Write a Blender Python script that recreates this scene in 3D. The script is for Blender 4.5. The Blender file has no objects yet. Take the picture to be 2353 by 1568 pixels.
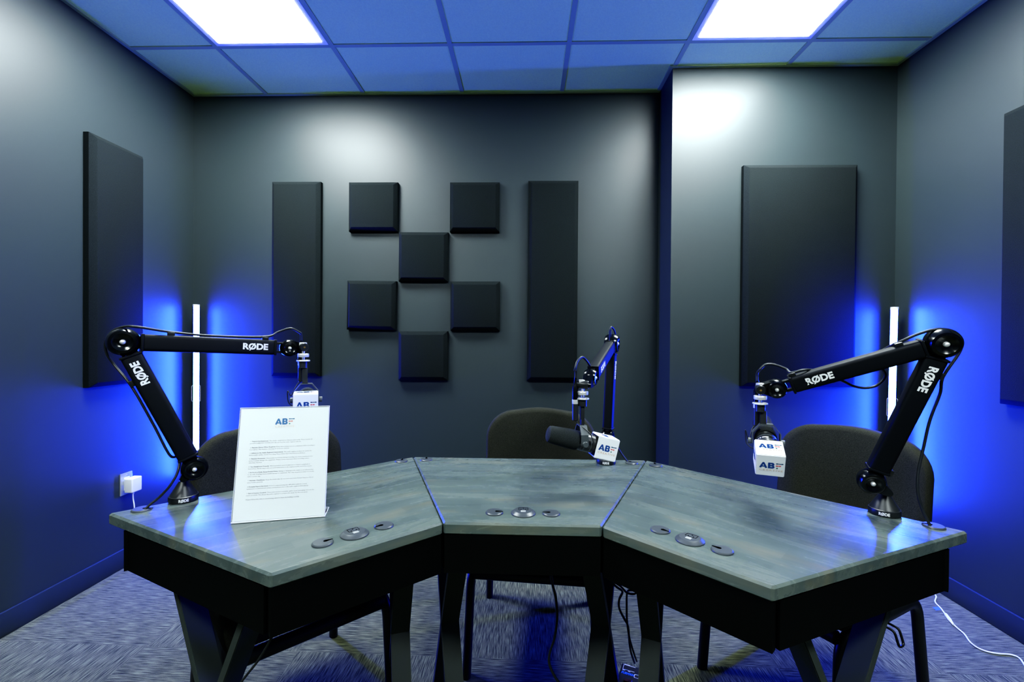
import bpy, bmesh, math, random
from mathutils import Vector, Matrix, Quaternion
random.seed(7)
PI = math.pi
col = bpy.context.scene.collection

# ---------------------------------------------------------------- camera model
F, YAW, PIT, ROLL, ZC = 1045.2, .0302, .0073, .0075, 1.2275
FW, FH = 2353, 1568
def ray(px, py):
    a, b = px - FW/2, py - FH/2
    c, s = math.cos(ROLL), math.sin(ROLL)
    u, v = a*c + b*s, -a*s + b*c
    x, up = u/F, -v/F
    cp, sp = math.cos(PIT), math.sin(PIT)
    y, z = cp + up*sp, up*cp - sp
    cy, sy = math.cos(YAW), math.sin(YAW)
    return Vector((x*cy - y*sy, x*sy + y*cy, z))
def at(px, py, Y):
    r = ray(px, py); t = Y / r.y
    return Vector((r.x*t, Y, ZC + r.z*t))
def atz(px, py, z):
    r = ray(px, py); t = (z - ZC) / r.z
    return Vector((r.x*t, r.y*t, z))

def make_camera():
    cam = bpy.data.cameras.new('camera'); o = bpy.data.objects.new('camera', cam); col.objects.link(o)
    f = ray(FW/2, FH/2).normalized()
    r = (ray(FW/2 + 1, FH/2) - ray(FW/2, FH/2)).normalized()
    u = r.cross(f)
    M = Matrix(((r.x, u.x, -f.x, 0), (r.y, u.y, -f.y, 0), (r.z, u.z, -f.z, ZC), (0, 0, 0, 1)))
    o.matrix_world = M
    cam.sensor_width = 36; cam.lens = 36*F/FW; cam.clip_start = .02
    bpy.context.scene.camera = o
make_camera()

# ---------------------------------------------------------------- materials
def mat(name, color, rough=.5, metal=0., spec=.5, emit=None, estr=0., coat=0., coat_rough=.1):
    m = bpy.data.materials.new(name); m.use_nodes = True
    b = m.node_tree.nodes['Principled BSDF']
    b.inputs['Base Color'].default_value = (*color, 1)
    b.inputs['Roughness'].default_value = rough
    b.inputs['Metallic'].default_value = metal
    b.inputs['Specular IOR Level'].default_value = spec
    b.inputs['Coat Weight'].default_value = coat
    b.inputs['Coat Roughness'].default_value = coat_rough
    if emit:
        b.inputs['Emission Color'].default_value = (*emit, 1)
        b.inputs['Emission Strength'].default_value = estr
    return m
def nd(m, typ, **kw):
    n = m.node_tree.nodes.new(typ)
    for k, v in kw.items(): setattr(n, k, v)
    return n
def lk(m, a, b): m.node_tree.links.new(a, b)
def bsdf(m): return m.node_tree.nodes['Principled BSDF']
def noise_bump(m, scale, strength, dist=.002, vary=0.):
    tc = nd(m, 'ShaderNodeTexCoord'); n = nd(m, 'ShaderNodeTexNoise')
    n.inputs['Scale'].default_value = scale; n.inputs['Detail'].default_value = 3
    lk(m, tc.outputs['Object'], n.inputs['Vector'])
    bp = nd(m, 'ShaderNodeBump'); bp.inputs['Strength'].default_value = strength; bp.inputs['Distance'].default_value = dist
    lk(m, n.outputs['Fac'], bp.inputs['Height']); lk(m, bp.outputs['Normal'], bsdf(m).inputs['Normal'])
    if vary:
        c = bsdf(m).inputs['Base Color'].default_value[:3]
        r = nd(m, 'ShaderNodeValToRGB')
        r.color_ramp.elements[0].position = .3; r.color_ramp.elements[1].position = .7
        r.color_ramp.elements[0].color = (*[x*(1-vary) for x in c], 1)
        r.color_ramp.elements[1].color = (*[x*(1+vary) for x in c], 1)
        lk(m, n.outputs['Fac'], r.inputs['Fac']); lk(m, r.outputs['Color'], bsdf(m).inputs['Base Color'])
    return m

M = {}
M['wall'] = noise_bump(mat('charcoal_wall_paint', (.0300, .0405, .0435), .45, spec=.5), 90, .05, .0012)
M['base'] = mat('baseboard_paint', (.024, .034, .046), .4)
M['tile'] = noise_bump(mat('ceiling_tile', (.74, .92, .34), .95, spec=.1), 160, .15, .001, .04)
M['tbar'] = mat('ceiling_grid_paint', (.40, .48, .23), .6)
M['lightframe'] = mat('white_light_frame', (.8, .82, .84), .4)
M['diffuser_front'] = mat('lit_diffuser_front', (.9, .9, .9), .5, emit=(.90, 1.0, .985), estr=76.0)
M['diffuser'] = mat('lit_diffuser', (.9, .9, .9), .5, emit=(.90, 1.0, .985), estr=74.0)
M['fabric_panel'] = noise_bump(mat('charcoal_acoustic_fabric', (.014, .0175, .0185), .95, spec=.1), 420, .5, .001, .35)
M['apron'] = noise_bump(mat('black_apron_paint', (.003, .0042, .0042), .6, spec=.18), 60, .1, .001)
M['leg'] = mat('black_powder_coated_steel', (.048, .057, .054), .5, spec=.35)
M['grommet'] = noise_bump(mat('grey_grommet_plastic', (.05, .058, .066), .36, spec=.5), 900, .1, .0003)
M['slot'] = mat('black_hole', (.002, .002, .002), .9, spec=.0)
M['usb'] = mat('white_usb_tongue', (.75, .78, .76), .4)
M['chair_fabric'] = noise_bump(mat('charcoal_chair_fabric', (.032, .0325, .026), .95, spec=.1), 500, .6, .001, .4)
M['chair_frame'] = mat('black_chair_frame', (.012, .013, .013), .42)
M['neoprene'] = noise_bump(mat('black_neoprene', (.0035, .005, .008), .6, spec=.3), 500, .15, .0006)
M['gloss_black'] = mat('gloss_black_plastic', (.004, .005, .006), .2, spec=.5)
M['satin_black'] = mat('satin_black_metal', (.014, .016, .017), .38, spec=.6)
M['silver'] = mat('brushed_nickel', (.78, .78, .77), .38, metal=.55)
M['brass'] = mat('brass', (.75, .5, .2), .3, metal=1.)
M['white_print'] = mat('white_print', (.85, .87, .88), .6)
M['cable'] = mat('black_cable_rubber', (.02, .023, .026), .4)
M['mic_body'] = mat('dark_grey_mic_enamel', (.028, .030, .031), .32, spec=.5)
M['foam'] = noise_bump(mat('black_windscreen_foam', (.034, .038, .038), 1., spec=.1), 700, .8, .0015, .4)
M['yoke'] = mat('grey_yoke_enamel', (.075, .085, .09), .4)
M['white_plastic'] = mat('white_plastic', (.82, .84, .86), .35)
M['flag_white'] = mat('white_flag_plastic', (.86, .88, .90), .4)
M['paper'] = mat('white_paper', (.86, .89, .91), .7)
M['blue'] = mat('logo_blue_ink', (.012, .06, .24), .5)
M['navy'] = mat('logo_navy_ink', (.01, .055, .14), .5)
M['red'] = mat('logo_red_ink', (.62, .07, .06), .5)
M['green'] = mat('logo_green_ink', (.01, .14, .10), .5)
M['tan'] = mat('logo_tan_ink', (.66, .50, .38), .5)
for k_, c_ in dict(blue=(.06, .17, .40), navy=(.05, .16, .32), red=(.70, .20, .17), green=(.04, .26, .20), tan=(.80, .72, .65)).items(): M['veiled_'+k_] = mat('veiled_'+k_+'_ink', c_, .6)  # haze of the acrylic front sheet is put into these lighter logo inks
M['ink'] = mat('grey_black_ink', (.27, .28, .32), .7)
M['furman_blue'] = mat('blue_print', (.01, .16, .75), .5)
M['tape'] = mat('blue_masking_tape', (.06, .13, .70), .6)
M['plate'] = mat('steel_outlet_plate', (.62, .65, .70), .25, metal=.6)
M['amber'] = mat('dark_red_switch', (.05, .012, .012), .4)
M['tube_glow'] = mat('lit_blue_tube', (.2, .3, .8), .4, emit=(.012, .039, 1.0), estr=1050.0)
M['tube_back'] = mat('tube_channel_black', (.01, .01, .012), .5)

def acrylic():
    m = bpy.data.materials.new('clear_acrylic'); m.use_nodes = True; nt = m.node_tree; nt.nodes.clear()
    out = nt.nodes.new('ShaderNodeOutputMaterial'); mx = nt.nodes.new('ShaderNodeMixShader'); fr = nt.nodes.new('ShaderNodeFresnel'); fr.inputs['IOR'].default_value = 1.25
    tr = nt.nodes.new('ShaderNodeBsdfTransparent'); tr.inputs['Color'].default_value = (.985, .99, .99, 1); gl = nt.nodes.new('ShaderNodeBsdfGlossy'); gl.inputs['Roughness'].default_value = .05
    nt.links.new(fr.outputs[0], mx.inputs[0]); nt.links.new(tr.outputs[0], mx.inputs[1]); nt.links.new(gl.outputs[0], mx.inputs[2]); nt.links.new(mx.outputs[0], out.inputs[0])
    return m
M['acrylic'] = acrylic()
M['acrylic_edge'] = mat('polished_acrylic_edge', (.92, .94, .96), .5)

def wood():
    m = mat('grey_stained_butcher_block', (.2, .22, .22), .24, spec=.55)
    tc = nd(m, 'ShaderNodeTexCoord')
    br = nd(m, 'ShaderNodeTexBrick'); br.offset = .37; br.offset_frequency = 1; br.squash = 1.3; br.squash_frequency = 3
    br.inputs['Color1'].default_value = (0, 0, 0, 1); br.inputs['Color2'].default_value = (1, 1, 1, 1); br.inputs['Mortar'].default_value = (.45, .45, .45, 1)
    br.inputs['Scale'].default_value = 1.; br.inputs['Mortar Size'].default_value = .0004
    br.inputs['Brick Width'].default_value = .26; br.inputs['Row Height'].default_value = .036
    lk(m, tc.outputs['Object'], br.inputs['Vector'])
    mp = nd(m, 'ShaderNodeMapping'); mp.inputs['Scale'].default_value = (3.2, 26, 26)
    lk(m, tc.outputs['Object'], mp.inputs['Vector'])
    n = nd(m, 'ShaderNodeTexNoise'); n.inputs['Scale'].default_value = 1.; n.inputs['Detail'].default_value = 6; n.inputs['Roughness'].default_value = .62
    n.inputs['Distortion'].default_value = .6
    lk(m, mp.outputs['Vector'], n.inputs['Vector'])
    n2 = nd(m, 'ShaderNodeTexNoise'); n2.inputs['Scale'].default_value = 4.5; n2.inputs['Detail'].default_value = 3
    mp2 = nd(m, 'ShaderNodeMapping'); mp2.inputs['Scale'].default_value = (1, 2.6, 2.6); mp2.inputs['Location'].default_value = (3, 7, 0)
    lk(m, tc.outputs['Object'], mp2.inputs['Vector']); lk(m, mp2.outputs['Vector'], n2.inputs['Vector'])
    a = nd(m, 'ShaderNodeMath', operation='MULTIPLY_ADD'); a.inputs[1].default_value = .17
    lk(m, br.outputs['Color'], a.inputs[0])
    s = nd(m, 'ShaderNodeMath', operation='MULTIPLY'); s.inputs[1].default_value = .80
    lk(m, n.outputs['Fac'], s.inputs[0]); lk(m, s.outputs[0], a.inputs[2])
    r = nd(m, 'ShaderNodeValToRGB'); cr = r.color_ramp
    cr.elements[0].position = .30; cr.elements[0].color = (.060, .080, .077, 1)
    cr.elements[1].position = .80; cr.elements[1].color = (.130, .150, .128, 1)
    e = cr.elements.new(.52); e.color = (.088, .110, .103, 1)
    lk(m, a.outputs[0], r.inputs['Fac'])
    r2 = nd(m, 'ShaderNodeValToRGB'); r2.color_ramp.elements[0].position = .55; r2.color_ramp.elements[1].position = .74
    r2.color_ramp.elements[1].color = (.42, .42, .42, 1)
    lk(m, n2.outputs['Fac'], r2.inputs['Fac'])
    mx = nd(m, 'ShaderNodeMix', data_type='RGBA'); mx.inputs['B'].default_value = (.20, .175, .11, 1)
    lk(m, r2.outputs['Color'], mx.inputs['Factor']); lk(m, r.outputs['Color'], mx.inputs['A'])
    lk(m, mx.outputs['Result'], bsdf(m).inputs['Base Color'])
    rr = nd(m, 'ShaderNodeMapRange'); rr.inputs['To Min'].default_value = .21; rr.inputs['To Max'].default_value = .33
    lk(m, n.outputs['Fac'], rr.inputs['Value']); lk(m, rr.outputs['Result'], bsdf(m).inputs['Roughness'])
    return m
M['wood'] = wood()

def carpet():
    m = mat('striped_carpet_tile', (.1, .11, .15), .98, spec=.05)
    tc = nd(m, 'ShaderNodeTexCoord'); mp = nd(m, 'ShaderNodeMapping')
    # tile grid .61 m, one corner near (-.31, 1.71), turned about -2.5 degrees
    mp.vector_type = 'TEXTURE'
    mp.inputs['Location'].default_value = (-.265, 1.73, 0); mp.inputs['Rotation'].default_value = (0, 0, -.008); mp.inputs['Scale'].default_value = (.61, .61, .61)
    lk(m, tc.outputs['Object'], mp.inputs['Vector'])
    ch = nd(m, 'ShaderNodeTexChecker'); ch.inputs['Scale'].default_value = 1.
    ch.inputs['Color1'].default_value = (0, 0, 0, 1); ch.inputs['Color2'].default_value = (1, 1, 1, 1)
    off = nd(m, 'ShaderNodeVectorMath', operation='ADD'); off.inputs[1].default_value = (0, 0, .5)
    lk(m, mp.outputs['Vector'], off.inputs[0]); lk(m, off.outputs['Vector'], ch.inputs['Vector'])
    def streak(sc, seed):
        mm = nd(m, 'ShaderNodeMapping'); mm.inputs['Scale'].default_value = sc; mm.inputs['Location'].default_value = (seed, seed*1.7, 0)
        lk(m, mp.outputs['Vector'], mm.inputs['Vector'])
        n = nd(m, 'ShaderNodeTexNoise'); n.inputs['Scale'].default_value = 1.; n.inputs['Detail'].default_value = 2; n.inputs['Roughness'].default_value = .6
        lk(m, mm.outputs['Vector'], n.inputs['Vector'])
        return n
    h = streak((9, 170, 1), 3.1); v = streak((170, 9, 1), 9.3)
    mx = nd(m, 'ShaderNodeMix', data_type='FLOAT')
    lk(m, ch.outputs['Fac'], mx.inputs['Factor']); lk(m, v.outputs['Fac'], mx.inputs['A']); lk(m, h.outputs['Fac'], mx.inputs['B'])
    fz = nd(m, 'ShaderNodeTexNoise'); fz.inputs['Scale'].default_value = 420; lk(m, tc.outputs['Object'], fz.inputs['Vector'])
    ad = nd(m, 'ShaderNodeMath', operation='MULTIPLY_ADD'); ad.inputs[1].default_value = .25
    lk(m, fz.outputs['Fac'], ad.inputs[0]); lk(m, mx.outputs['Result'], ad.inputs[2])
    r = nd(m, 'ShaderNodeValToRGB'); cr = r.color_ramp
    cr.elements[0].position = .42; cr.elements[0].color = (.024, .027, .020, 1)
    cr.elements[1].position = .86; cr.elements[1].color = (.21, .22, .115, 1)
    e = cr.elements.new(.60); e.color = (.088, .093, .054, 1)
    lk(m, ad.outputs[0], r.inputs['Fac']); lk(m, r.outputs['Color'], bsdf(m).inputs['Base Color'])
    bp = nd(m, 'ShaderNodeBump'); bp.inputs['Strength'].default_value = .5; bp.inputs['Distance'].default_value = .003
    lk(m, ad.outputs[0], bp.inputs['Height']); lk(m, bp.outputs['Normal'], bsdf(m).inputs['Normal'])
    return m
M['carpet'] = carpet()

# ---------------------------------------------------------------- object helpers
XF = {}     # world matrix of every thing and part
def tag(o, label=None, cat=None, group=None, kind=None):
    if label: o['label'] = label
    if cat: o['category'] = cat
    if group: o['group'] = group
    if kind: o['kind'] = kind
    return o
def thing(name, label, cat, mw=None, group=None):
    o = bpy.data.objects.new(name, None); col.objects.link(o)
    mw = mw or Matrix.Identity(4)
    o.matrix_world = mw; XF[o.name] = mw.copy(); o.empty_display_size = .05
    return tag(o, label, cat, group)
def obj(name, bm, m, parent=None, local=False, smooth=False, label=None):
    """link a bmesh as ONE mesh object; bm is in world space unless local"""
    me = bpy.data.meshes.new(name)
    bmesh.ops.recalc_face_normals(bm, faces=bm.faces[:])
    o = bpy.data.objects.new(name, me)
    if parent:
        if not local: bm.transform(XF[parent.name].inverted())
        o.parent = parent; XF[o.name] = XF[parent.name].copy()
    else:
        XF[o.name] = Matrix.Identity(4)
    bm.to_mesh(me); bm.free()
    for mm in (m if isinstance(m, (list, tuple)) else [m]): me.materials.append(mm)
    if smooth:
        for p in me.polygons: p.use_smooth = True
        try: me.set_sharp_from_angle(angle=math.radians(smooth if smooth is not True else 38))
        except Exception: pass
    col.objects.link(o)
    XF[o.name] = XF.get(o.name, Matrix.Identity(4)) if not parent else XF[parent.name].copy()
    if label: o['label'] = label
    return o
def struct(name, bm, m, smooth=False):
    return tag(obj(name, bm, m, smooth=smooth), kind='structure')
def copy_tree(o, parent=None):
    c = o.copy(); col.objects.link(c); XF[c.name] = XF[o.name].copy()
    if parent: c.parent = parent
    for ch in list(o.children): copy_tree(ch, c)
    return c

def box(bm, c, s, bev=0., seg=2, mw=None, midx=0):
    r = bmesh.ops.create_cube(bm, size=1.); vs = r['verts']
    bmesh.ops.scale(bm, vec=s, verts=vs); bmesh.ops.translate(bm, vec=c, verts=vs)
    fs = set(f for v in vs for f in v.link_faces)
    if bev:
        es = list(set(e for v in vs for e in v.link_edges))
        q = bmesh.ops.bevel(bm, geom=es, offset=bev, segments=seg, affect='EDGES', profile=.6)
        fs = set(q['faces']) | set(f for f in fs if f.is_valid); vs = list(set(v for f in fs for v in f.verts))
    if midx:
        for f in fs: f.material_index = midx
    if mw: bmesh.ops.transform(bm, matrix=mw, verts=vs)
    return vs
def prism(bm, pts, z0, z1, mw=None, midx=0):
    lo = [bm.verts.new((x, y, z0)) for x, y in pts]; hi = [bm.verts.new((x, y, z1)) for x, y in pts]
    n = len(pts); fs = [bm.faces.new(lo[::-1]), bm.faces.new(hi)]
    for i in range(n): fs.append(bm.faces.new((lo[i], lo[(i+1) % n], hi[(i+1) % n], hi[i])))
    if midx:
        for f in fs: f.material_index = midx
    if mw: bmesh.ops.transform(bm, matrix=mw, verts=lo+hi)
    return lo+hi
def lathe(bm, prof, mw=None, seg=32, midx=0):
    """prof: (r, z) list, revolved about Z"""
    rings = []
    for r, z in prof:
        if r < 1e-6: rings.append([bm.verts.new((0, 0, z))])
        else: rings.append([bm.verts.new((r*math.cos(2*PI*i/seg), r*math.sin(2*PI*i/seg), z)) for i in range(seg)])
    fs = []
    for a, b in zip(rings, rings[1:]):
        for i in range(seg):
            j = (i+1) % seg
            if len(a) == 1 and len(b) == 1: continue
            if len(a) == 1: fs.append(bm.faces.new((a[0], b[j], b[i])))
            elif len(b) == 1: fs.append(bm.faces.new((a[i], a[j], b[0])))
            else: fs.append(bm.faces.new((a[i], a[j], b[j], b[i])))
    for rg, fl in ((rings[0], True), (rings[-1], False)):
        if len(rg) > 1: fs.append(bm.faces.new(rg[::-1] if fl else rg))
    for f in fs: f.material_index = midx
    vs = [v for rg in rings for v in rg]
    if mw: bmesh.ops.transform(bm, matrix=mw, verts=vs)
    return vs
def axis_mat(c, z, x=None):
    """matrix with origin c, local Z along z, local X near x"""
    z = Vector(z).normalized()
    x = Vector(x) if x is not None else (Vector((1, 0, 0)) if abs(z.x) < .9 else Vector((0, 1, 0)))
    x = (x - z*x.dot(z)).normalized(); y = z.cross(x)
    return Matrix(((x.x, y.x, z.x, c[0]), (x.y, y.y, z.y, c[1]), (x.z, y.z, z.z, c[2]), (0, 0, 0, 1)))
def cyl(bm, a, b, r, seg=24, r2=None, midx=0):
    a, b = Vector(a), Vector(b)
    return lathe(bm, [(r, 0), (r2 if r2 is not None else r, (b-a).length)], axis_mat(a, b-a), seg, midx)
def smooth_path(pts, n=8):
    pts = [Vector(p) for p in pts]; out = []
    P = [pts[0]*2-pts[1]] + pts + [pts[-1]*2-pts[-2]]
    for i in range(1, len(P)-2):
        p0, p1, p2, p3 = P[i-1:i+3]
        for k in range(n):
            t = k/n
            out.append(.5*((2*p1) + (p2-p0)*t + (2*p0-5*p1+4*p2-p3)*t*t + (3*p1-p0-3*p2+p3)*t**3))
    out.append(pts[-1]); return out
def tube(bm, pts, r, seg=10, n=8, smooth=True, sx=1., sy=1., ref=None, midx=0):
    pts = smooth_path(pts, n) if smooth else [Vector(p) for p in pts]
    t0 = (pts[1]-pts[0]).normalized()
    u = Vector(ref) if ref is not None else (Vector((0, 0, 1)) if abs(t0.z) < .8 else Vector((1, 0, 0)))
    u = (u - t0*u.dot(t0)).normalized(); rings = []
    for i, p in enumerate(pts):
        t = (pts[min(i+1, len(pts)-1)] - pts[max(i-1, 0)]).normalized()
        u = (u - t*u.dot(t)).normalized(); w = t.cross(u)
        rings.append([bm.verts.new(p + u*(r*sx*math.cos(2*PI*k/seg)) + w*(r*sy*math.sin(2*PI*k/seg))) for k in range(seg)])
    fs = []
    for a, b in zip(rings, rings[1:]):
        for k in range(seg): fs.append(bm.faces.new((a[k], a[(k+1) % seg], b[(k+1) % seg], b[k])))
    fs += [bm.faces.new(rings[0][::-1]), bm.faces.new(rings[-1])]
    for f in fs: f.material_index = midx
def round_bend(pts, rad, n=6):
    """polyline with rounded corners"""
    pts = [Vector(p) for p in pts]; out = [pts[0]]
    for a, b, c in zip(pts, pts[1:], pts[2:]):
        d1 = (a-b).normalized(); d2 = (c-b).normalized()
        r = min(rad, (a-b).length*.48, (c-b).length*.48)
        p, q = b+d1*r, b+d2*r
        for k in range(n+1):
            t = k/n; out.append(p*(1-t)**2 + b*(2*t*(1-t)) + q*t*t)
    out.append(pts[-1]); return out
def circ(c, r, n=40, a0=0.): return [(c[0]+r*math.cos(a0+2*PI*i/n), c[1]+r*math.sin(a0+2*PI*i/n)) for i in range(n)]
def teardrop(c0, r0, c1, r1, n=16):
    """2-D outline of the hull of two circles"""
    dx, dy = c1[0]-c0[0], c1[1]-c0[1]; d = math.hypot(dx, dy); a = math.atan2(dy, dx); th = math.acos(min(.98, (r0-r1)/max(d, 1e-4)))
    out = [(c0[0]+r0*math.cos(a+th+(2*PI-2*th)*i/n), c0[1]+r0*math.sin(a+th+(2*PI-2*th)*i/n)) for i in range(n+1)]
    out += [(c1[0]+r1*math.cos(a-th+2*th*i/n), c1[1]+r1*math.sin(a-th+2*th*i/n)) for i in range(n+1)]
    return out
def text_bm(body, size, mw, bold=0., spacing=1., align='LEFT', extrude=0., width=None, bm=None, midx=0, shear=0., res=3):
    cu = bpy.data.curves.new('text', 'FONT'); cu.body = body; cu.size = size; cu.offset = bold
    cu.space_character = spacing; cu.align_x = align; cu.align_y = 'CENTER' if align == 'CENTER' else 'BOTTOM_BASELINE'
    cu.extrude = extrude; cu.resolution_u = res; cu.shear = shear
    o = bpy.data.objects.new('text', cu); col.objects.link(o)
    dg = bpy.context.evaluated_depsgraph_get(); dg.update()
    me = bpy.data.meshes.new_from_object(o.evaluated_get(dg))
    bpy.data.objects.remove(o); bpy.data.curves.remove(cu)
    if width and len(me.vertices):
        xs = [v.co.x for v in me.vertices]; k = width/(max(xs)-min(xs))
        c = (max(xs)+min(xs))/2 if align == 'CENTER' else min(xs)
        for v in me.vertices: v.co.x = (v.co.x-c)*k + (0 if align == 'CENTER' else 0)
    me.transform(mw)
    own = bm is None
    if own: bm = bmesh.new()
    n0 = len(bm.faces); bm.from_mesh(me); bpy.data.meshes.remove(me)
    bm.faces.ensure_lookup_table()
    for f in bm.faces[n0:]: f.material_index = midx
    return bm
def flat2d(bm, loops, mw, midx):
    """filled 2-D shape with holes"""
    cu = bpy.data.curves.new('shape', 'CURVE'); cu.dimensions = '2D'; cu.fill_mode = 'BOTH'
    for lp in loops:
        s = cu.splines.new('POLY'); s.points.add(len(lp)-1); s.use_cyclic_u = True
        for p, q in zip(s.points, lp): p.co = (q[0], q[1], 0, 1)
    o = bpy.data.objects.new('shape', cu); col.objects.link(o)
    dg = bpy.context.evaluated_depsgraph_get(); dg.update()
    me = bpy.data.meshes.new_from_object(o.evaluated_get(dg))
    bpy.data.objects.remove(o); bpy.data.curves.remove(cu); me.transform(mw)
    n0 = len(bm.faces); bm.from_mesh(me); bpy.data.meshes.remove(me); bm.faces.ensure_lookup_table()
    for f in bm.faces[n0:]: f.material_index = midx
def rode_bm(size, mw, width):
    """heavy RØDE lettering : bold RODE plus a slash drawn through the O"""
    def xs(b):
        q = text_bm(b, size, Matrix.Identity(4), bold=size*.042); v = [p.co.x for p in q.verts]; h = [p.co.y for p in q.verts]; q.free()
        return min(v), max(v), min(h), max(h)
    a, b, y0, y1 = xs('RODE'); _, ro, _, _ = xs('RO'); o0, o1, oy0, oy1 = xs('O')
    k = width/(b-a); xo = (ro-(o1-o0)/2-(a+b)/2)*k; hw = (o1-o0)/2*k; hh = (oy1-oy0)/2
    bm = text_bm('RODE', size, mw, bold=size*.042, align='CENTER', width=width)
    t = .055*size*1.3
    pts = [(xo-hw*.62-t, -hh*1.13), (xo-hw*.62+t, -hh*1.13), (xo+hw*.62+t, hh*1.13), (xo+hw*.62-t, hh*1.13)]
    bm.faces.new([bm.verts.new(mw @ Vector((x, y, .00002))) for x, y in pts])
    return bm
def capsule(a, b, r, waist=None, n=10):
    """dumbbell / capsule outline along X between a and b"""
    w = waist if waist else r
    out = []
    for i in range(n+1): t = PI/2 + PI*i/n; out.append((a[0]+r*math.cos(t), a[1]+r*math.sin(t)))
    out += [(a[0]+r*1.5, a[1]-w), (b[0]-r*1.5, b[1]-w)]
    for i in range(n+1): t = -PI/2 + PI*i/n; out.append((b[0]+r*math.cos(t), b[1]+r*math.sin(t)))
    out += [(b[0]-r*1.5, b[1]+w), (a[0]+r*1.5, a[1]+w)]
    return out
LOGO_M = ['blue', 'navy', 'red', 'green', 'tan']
def logo_bm(w, mw):
    """ABF CREATIVE logo, w wide, centred; lies in XY"""
    bm = bmesh.new(); S = mw @ Matrix.Scale(w, 4)
    # A : thick rounded strokes with a small teardrop counter
    A = [(-.50, -.02), (-.475, -.05), (-.43, -.05), (-.405, -.02), (-.39, .02), (-.28, .02), (-.265, -.02), (-.24, -.05), (-.195, -.05), (-.17, -.02),
         (-.175, .01), (-.285, .26), (-.31, .29), (-.36, .29), (-.385, .26), (-.495, .01)]
    flat2d(bm, [A, [(-.335, .17), (-.37, .09), (-.355, .075), (-.315, .075), (-.30, .09)]], S, 0)
    # B
    B = [(-.12, -.05), (.05, -.05), (.10, -.035), (.135, 0), (.142, .045), (.128, .09), (.10, .122), (.122, .155), (.128, .195), (.115, .245), (.085, .277), (.04, .29),
         (-.12, .29), (-.14, .27), (-.14, -.03)]
    flat2d(bm, [B, [(-.045, .155), (.02, .155), (.035, .17), (.035, .20), (.02, .215), (-.045, .215)], [(-.045, .03), (.03, .03), (.047, .045), (.047, .075), (.03, .09), (-.045, .09)]], S, 0)
    flat2d(bm, [capsule((.225, .255), (.465, .255), .032, .018)], S, 1)
    flat2d(bm, [capsule((.225, .125), (.37, .125), .034, .018)], S, 2)
    flat2d(bm, [circ((.245, -.012), .036, 20)], S, 3)
    text_bm('CREATIVE', .135, S @ Matrix.Translation((0, -.165, 0)), bold=.002, spacing=1.25, align='CENTER', width=1.0, bm=bm, midx=4)
    return bm
def logo(parent, w, mw, local=True, name='logo_print'):
    return obj(name, logo_bm(w, mw), [M[k] for k in LOGO_M], parent, local=local)

# ================================================================= the room
XL, XR, YB, YA, XC, H, YF = -2.114, 2.035, 2.83, 2.577, .809, 2.743, -1.7
def quadbox(x0, x1, y0, y1, z0, z1, bm=None, midx=0):
    bm = bm or bmesh.new(); box(bm, ((x0+x1)/2, (y0+y1)/2, (z0+z1)/2), (x1-x0, y1-y0, z1-z0), midx=midx); return bm
struct('floor', quadbox(XL-.1, XR+.1, YF-.1, YB+.1, -.05, 0), M['carpet'])
struct('wall_left', quadbox(XL-.1, XL, YF-.1, YB+.1, 0, H+.1), M['wall'])
struct('wall_right', quadbox(XR, XR+.1, YF-.1, YB+.1, 0, H+.1), M['wall'])
struct('wall_back', quadbox(XL, XC, YB, YB+.1, 0, H+.1), M['wall'])
struct('wall_alcove', quadbox(XC, XR, YA, YB+.1, 0, H+.1), M['wall'])
struct('wall_front', quadbox(XL, XR, YF-.1, YF, 0, H+.1), M['wall'])

GX = [-1.638, -1.022, -.405, .211, .817, 1.433]
GY = [2.355, 1.745, 1.135, .525, -.085, -.695, -1.305]
LIGHTS = [(0, 1, 2.355, 1.745), (4, 5, 2.355, 1.745), (0, 1, -.085, -.695), (4, 5, -.085, -.695)]
def ceiling():
    bm = bmesh.new()
    xs = [XL] + GX + [XR]; ys = [YB] + GY + [YF]
    for i in range(len(xs)-1):
        for j in range(len(ys)-1):
            cx, cy = (xs[i]+xs[i+1])/2, (ys[j]+ys[j+1])/2
            if any(xs[a] < 0 and False for a in ()): pass
            skip = any(GX[a] < cx < GX[b] and y1 < cy < y0 for a, b, y0, y1 in LIGHTS)
            if skip:
                quadbox(xs[i], xs[i+1], ys[j+1], ys[j], H+.09, H+.1, bm)   # void above a fixture
            else:
                quadbox(xs[i]+.004, xs[i+1]-.004, ys[j+1]+.004, ys[j]-.004, H+.004, H+.018, bm)
    quadbox(XL, XR, YF, YB, H+.1, H+.11, bm)
    for x in GX: quadbox(x-.012, x+.012, YF, YB, H-.001, H+.02, bm, 1)
    for y in GY:
        quadbox(XL, XR, y-.0119, y+.0119, H-.0008, H+.0195, bm, 1)
    return bm
struct('ceiling', ceiling(), [M['tile'], M['tbar']])
for i, b in enumerate([(XL, XL+.02, YF, YB), (XR-.02, XR, YF, YA), (XL+.02, XC, YB-.02, YB), (XC-.02, XR-.02, YA-.02, YA), (XC-.02, XC, YA, YB-.02)]):
    struct('trim_%d' % (i+1), quadbox(*b, H-.004, H+.03), M['tbar'])
def baseboard(name, x0, x1, y0, y1):
    bm = bmesh.new(); box(bm, ((x0+x1)/2, (y0+y1)/2, .05), (x1-x0, y1-y0, .10), .004, 2); struct(name, bm, M['base'], smooth=30)
baseboard('baseboard_left', XL, XL+.013, YF, YB); baseboard('baseboard_right', XR-.013, XR, YF, YA)
baseboard('baseboard_back', XL+.013, XC, YB-.013, YB); baseboard('baseboard_alcove', XC, XR-.013, YA-.013, YA)
baseboard('baseboard_return', XC-.013, XC, YA, YB-.013)

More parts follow.
